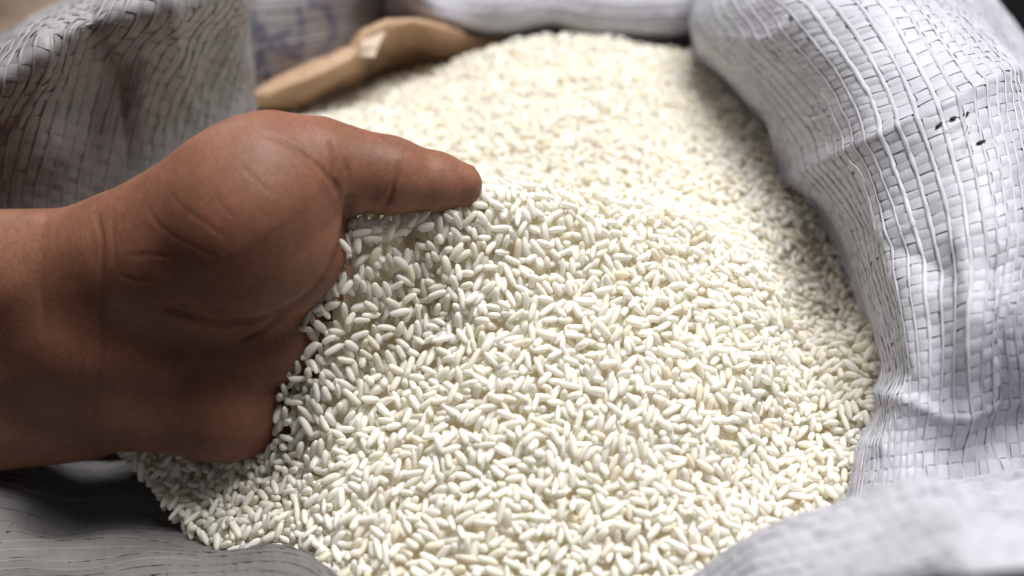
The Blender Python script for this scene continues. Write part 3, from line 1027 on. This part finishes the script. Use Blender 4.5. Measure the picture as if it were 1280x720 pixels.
# hand heights over the same grid
bvh = BVHTree.FromPolygons([tuple(v) for v in HW[:0]] or [(0, 0, 0)], []) if False else None
dg = bpy.context.evaluated_depsgraph_get()
bvh = BVHTree.FromObject(hand, dg)
CS = 2
htop = np.full((nx // CS, ny // CS), -999.0); hbot = np.full_like(htop, 999.0)
dn, upd = Vector((0, 0, -1)), Vector((0, 0, 1))
hb = HAND_BASE
for i in range(nx // CS):
    x = (X0 + i * CS * RES) * 0.001
    if x > 0.07:
        continue
    for j in range(ny // CS):
        y = (Y0 + j * CS * RES) * 0.001
        if y < -0.09 or y > 0.07:
            continue
        h = bvh.ray_cast(Vector((x - hb[0], y - hb[1], 0.3)), dn)[0]
        if h is not None:
            htop[i, j] = (h.z + hb[2]) * 1000
            b = bvh.ray_cast(Vector((x - hb[0], y - hb[1], -0.3)), upd)[0]
            hbot[i, j] = (b.z + hb[2]) * 1000
htop = np.repeat(np.repeat(htop, CS, 0), CS, 1); hbot = np.repeat(np.repeat(hbot, CS, 0), CS, 1)
HT = np.full((nx, ny), -999.0); HB = np.full((nx, ny), 999.0)
HT[:htop.shape[0], :htop.shape[1]] = htop; HB[:hbot.shape[0], :hbot.shape[1]] = hbot
# skin that shows in the photograph (pixels); the rice buries the rest of the hand
SKIN = np.array([(-400, 255), (60, 252), (130, 238), (200, 210), (260, 180), (300, 158), (340, 143), (375, 142), (420, 152), (490, 170), (545, 192), (592, 203), (606, 222), (600, 242), (572, 256),
                 (540, 259), (490, 267), (436, 268), (430, 300), (411, 345), (380, 386), (362, 406), (354, 442), (351, 480), (349, 520), (337, 555), (318, 573), (290, 583), (230, 588), (170, 580), (110, 578), (-400, 620)], dtype=float)
def pix(x, y, z):
    p = np.stack([x, y, z], -1) * 0.001 - CAM
    dpt = p @ FWD
    return 640 + FPX * (p @ RGT) / dpt, 360 - FPX * (p @ UPV) / dpt, dpt
hu, hv, _ = pix(fx, fy, HT)
COVER = (HT > -900) & (hu > 335) & (hv > 258) & ~inside(hu, hv, SKIN)
T = np.where(COVER, np.maximum(T, HT + 4.6), T)
def blur(A, k):
    for _ in range(2):
        for ax in (0, 1):
            c = np.cumsum(np.concatenate([np.repeat(A.take([0], ax), k + 1, ax), A, np.repeat(A.take([-1], ax), k, ax)], ax), ax)
            n = A.shape[ax]
            A = (c.take(np.arange(2 * k + 1, 2 * k + 1 + n), ax) - c.take(np.arange(n), ax)) / (2 * k + 1)
    return A
T = np.where(COVER, np.maximum(blur(T, 4), HT + 3.4), blur(T, 4))
FILL = (HT > T - 0.5) & (HB < T + 1.0) & (HB > T - 14.0) & ~COVER     # rice pressed up against the thumb and the side of the palm
T = np.where(FILL, np.minimum(T, HB + 1.5), T)
tu, tv, _ = pix(fx, fy, T)
HANDX = (HT > T - 0.5) & (HB < T + 1.0) & ~COVER & ~FILL & inside(tu, tv, SKIN)          # skin showing at or through the surface
UNDER = (HT > T) & (HB >= T + 1.0)                # free space below the thumb
gTx, gTy = np.gradient(T, RES)
GS = np.hypot(gTx, gTy)
BASE = T - 4.3 * np.clip(np.sqrt(1 + GS ** 2), 1, 2.6)
BASE = np.where(COVER, np.maximum(BASE, HT), BASE)
H = BASE.copy()
print('surface', time.time() - T0)

# ------------------------------------------------------------------ drop the grains one by one
R = 7                                            # half patch in cells
off = np.arange(-R, R + 1) * RES
px, py = np.meshgrid(off, off, indexing='ij')
ID = np.full((nx, ny), -1, dtype=np.int32)
grains = []                                       # x, y, z, yaw, pitch, a, b
free = np.argwhere(MASK & ~HANDX)
free = free[(free[:, 0] > R) & (free[:, 1] > R) & (free[:, 0] < nx - R - 1) & (free[:, 1] < ny - R - 1)]
NTRY = 56000
K = 3
miss = 0
picks = rng.random((NTRY, 7))
phase, slack = 0, 2.2
yaws = rng.uniform(0, math.pi * 2, (NTRY, K))
pits = rng.normal(0, 0.42, (NTRY, K)) + (rng.random((NTRY, 1)) < 0.11) * rng.normal(0, 0.7, (NTRY, 1))
size = np.clip(rng.normal(1.0, (0.13, 0.10), (NTRY, 2)), 0.65, 1.3)
broken = rng.random(NTRY) < 0.08
for g in range(NTRY):
    cand = free[(picks[g] * len(free)).astype(int)]
    need = T[cand[:, 0], cand[:, 1]] - H[cand[:, 0], cand[:, 1]]
    b_ = need.argmax()
    i, j = cand[b_]
    if need[b_] < 0.15:
        miss += 1
        if miss > 2500:
            if phase == 2:
                break
            phase += 1                              # look again only where hollows are left
            miss, slack = 0, slack + 0.8
            hollow = (T - H)[free[:, 0], free[:, 1]] > 0.8
            if hollow.sum() < 50:
                break
            free = free[hollow]
        continue
    a = 2.42 * size[g, 0] * (0.55 if broken[g] else 1.0)
    b = 0.93 * size[g, 1]
    yw = yaws[g]
    gx_, gy_ = gTx[i, j], gTy[i, j]
    slope = np.arctan(gx_ * np.cos(yw) + gy_ * np.sin(yw))
    pt = slope + pits[g]
    d0, d1, d2 = np.cos(pt) * np.cos(yw), np.cos(pt) * np.sin(yw), np.sin(pt)
    k = 1 / a ** 2 - 1 / b ** 2
    qd = px[None] * d0[:, None, None] + py[None] * d1[:, None, None]
    A = 1 / b ** 2 + k * d2 ** 2
    Bq = k * d2[:, None, None] * qd
    Cq = (px ** 2 + py ** 2)[None] / b ** 2 + k * qd ** 2 - 1
    disc = Bq ** 2 - A[:, None, None] * Cq
    ok = disc > 0
    sq = np.sqrt(np.where(ok, disc, 0))
    zl = (-Bq - sq) / A[:, None, None]
    zh = (-Bq + sq) / A[:, None, None]
    patch = H[i - R:i + R + 1, j - R:j + R + 1]
    rest = np.where(ok, patch[None] - zl, -1e9).max((1, 2))
    c = rest.argmin()
    z = rest[c]
    if z > T[i, j] + slack + 1.3 * min(GS[i, j], 2.0):
        continue
    if z > T[i, j] - 3.0:
        gu, gv, gd = pix(X0 + i * RES, Y0 + j * RES, z)
        if gd < 0.255 and inside(np.array([gu]), np.array([gv - 4.0]), SKIN)[0]:
            continue
        if HT[i, j] > -900 and z > HB[i, j] and inside(np.array([gu]), np.array([gv]), SKIN)[0]:
            continue
    z -= 0.36
    top_ = np.where(ok[c], z + zh[c], -1e9)
    upd_ = top_ > patch
    patch[upd_] = top_[upd_]
    ID[i - R:i + R + 1, j - R:j + R + 1][upd_] = len(grains)
    grains.append((X0 + i * RES, Y0 + j * RES, z, yw[c], pt[c], a, b))
GR = np.array(grains)
# buried grains are left to the packed rice
cnt = np.bincount(ID[ID >= 0].ravel(), minlength=len(GR))
gi = ((GR[:, 0] - X0) / RES).round().astype(int); gj = ((GR[:, 1] - Y0) / RES).round().astype(int)
keep = (cnt > 2) | (GR[:, 2] > T[gi, gj] - 1.2 - 4.5 * np.clip(GS[gi, gj] - 0.55, 0, 1.2))
print('all', len(GR), 'left', len(free), phase, g)
GR = GR[keep]
cnt = cnt[keep]
print('grains', len(GR), 'misses', miss, time.time() - T0)

# grain shapes
def grain_shape(seed, rings=7, seg=7):
    r = np.random.default_rng(seed)
    V = [(-1, 0, 0)]
    bend = r.uniform(-0.10, 0.10)
    flat = r.uniform(0.88, 1.0)
    notch = r.uniform(0, 1) < 0.6
    ex = r.uniform(2.8, 3.8)
    th = np.linspace(-1, 1, rings + 2)[1:-1]
    th = np.sin(th * math.pi / 2)
    for t in th:
        rad = (1 - abs(t) ** ex) ** (1 / 2.0) * (1 - 0.06 * t * t)
        rad *= 1 + 0.05 * t * r.uniform(-1, 1)
        for s in range(seg):
            a = 2 * math.pi * s / seg
            y, z = math.cos(a) * rad, math.sin(a) * rad * flat
            if notch and t > 0.55 and y > 0.2:
                y *= 1 - 0.45 * (t - 0.55) / 0.45
            V.append((t, y + bend * 3 * (t * t - 0.4), z))
    V.append((1, bend * 1.8, 0))
    V[0] = (-1, bend * 1.8, 0)
    V = np.array(V, dtype=np.float32)
    tris, quads = [], []
    for s in range(seg):
        tris.append((0, 1 + (s + 1) % seg, 1 + s))
        b0 = 1 + (rings - 1) * seg
        tris.append((len(V) - 1, b0 + s, b0 + (s + 1) % seg))
    for k in range(rings - 1):
        for s in range(seg):
            p0 = 1 + k * seg + s; p1 = 1 + k * seg + (s + 1) % seg
            quads.append((p0, p1, p1 + seg, p0 + seg))
    return V, np.array(quads), np.array(tris)
SH = [grain_shape(s + 40) for s in range(8)]
SH_FAR = [grain_shape(s + 40, 5, 6) for s in range(8)]          # lighter meshes for the far, unsharp grains
var = rng.integers(0, len(SH), len(GR))
roll = rng.uniform(0, 6.283, len(GR))
tint = rng.random(len(GR))
def rot(yw, pt, rl):
    cy, sy, cp, sp, cr, sr = np.cos(yw), np.sin(yw), np.cos(pt), np.sin(pt), np.cos(rl), np.sin(rl)
    d = np.stack([cp * cy, cp * sy, sp], -1)
    s = np.stack([-sy, cy, np.zeros_like(cy)], -1)
    u = np.cross(d, s)
    return np.stack([d, s * cr[:, None] + u * sr[:, None], -s * sr[:, None] + u * cr[:, None]], -1)   # columns
ROT = rot(GR[:, 3], GR[:, 4], roll)
# which 300 show largest
dep = (GR[:, :3] * 0.001 - CAM) @ FWD
pu = 640 + FPX * ((GR[:, :3] * 0.001 - CAM) @ RGT) / dep
pv = 360 - FPX * ((GR[:, :3] * 0.001 - CAM) @ UPV) / dep
score = cnt / dep ** 2 * ((pu > 420) & (pu < 1040) & (pv > 300) & (pv < 708))
score *= ~((pv > 590) & (pu > 900))
singles = np.zeros(len(GR), dtype=bool)
singles[np.argsort(-score)[:300]] = True

rest_idx = np.where(~singles)[0]
Vs, Qs, Ts, Ts_t, k0 = [], [], [], [], 0
far_g = pv < 215
for v in range(2 * len(SH)):
    ids = rest_idx[(var[rest_idx] == v % 8) & (far_g[rest_idx] == (v >= 8))]
    V, q, t = (SH + SH_FAR)[v]
    sc = np.stack([GR[ids, 5], GR[ids, 6], GR[ids, 6]], -1) * 0.001
    W = np.einsum('gij,gvj->gvi', ROT[ids], V[None] * sc[:, None]) + GR[ids, None, :3] * 0.001
    nv = len(V)
    o = k0 + np.arange(len(ids))[:, None, None] * nv
    Vs.append(W.reshape(-1, 3))
    Qs.append((q[None] + o).reshape(-1, 4)); Ts.append((t[None] + o).reshape(-1, 3))
    Ts_t.append(np.repeat(tint[ids], nv))
    k0 += nv * len(ids)
rice_me = mesh_np('rice', np.concatenate(Vs), np.concatenate(Qs), np.concatenate(Ts))
add_attr(rice_me, 'tint', np.concatenate(Ts_t))
rice = new_obj('rice', rice_me, M_RICE)
tag(rice, 'mass of short white rice grains filling the open sack', 'rice', kind='stuff')

# the rice below the grains modelled one by one
bs = 6
bz = (BASE + 0.3)[::bs, ::bs].copy()
hm = HANDX[::bs, ::bs] & ~COVER[::bs, ::bs]
bz[hm] = np.minimum(bz[hm], HB[::bs, ::bs][hm] - 2)
bx, by = fx[::bs, ::bs], fy[::bs, ::bs]
mk = MASK[::bs, ::bs]
V = np.stack([bx, by, bz], -1).reshape(-1, 3) * 0.001
q = grid_quads(*bx.shape)
q = q[mk.ravel()[q].all(1)]
used, inv = np.unique(q, return_inverse=True)
packed = new_obj('packed_rice', mesh_np('packed_rice', V[used], inv.reshape(-1, 4)), M_UNDER, rice)
packed['kind'] = 'stuff'

gmesh = []
for v, (V, q, t) in enumerate(SH):
    me = mesh_np('rice_grain', V * 0.001, q, t)
    me.materials.append(M_RICE)
    gmesh.append(me)
for g in np.where(singles)[0]:
    o = bpy.data.objects.new('rice_grain', gmesh[var[g]])
    M = Matrix(ROT[g].tolist()) @ Matrix.Diagonal((GR[g, 5], GR[g, 6], GR[g, 6]))
    M = M.to_4x4()
    M.translation = Vector(GR[g, :3] * 0.001)
    o.matrix_world = M
    tag(o, 'whole white rice grain lying on top of the near side of the heap', 'rice grain', 'large grains on the near side of the rice heap')
    COL.objects.link(o)
print('done', time.time() - T0, 'tris', sum(len(o.data.loop_triangles) if o.type == 'MESH' and (o.data.calc_loop_triangles() or True) else 0 for o in scene.objects if not o.name.startswith('rice_grain')))
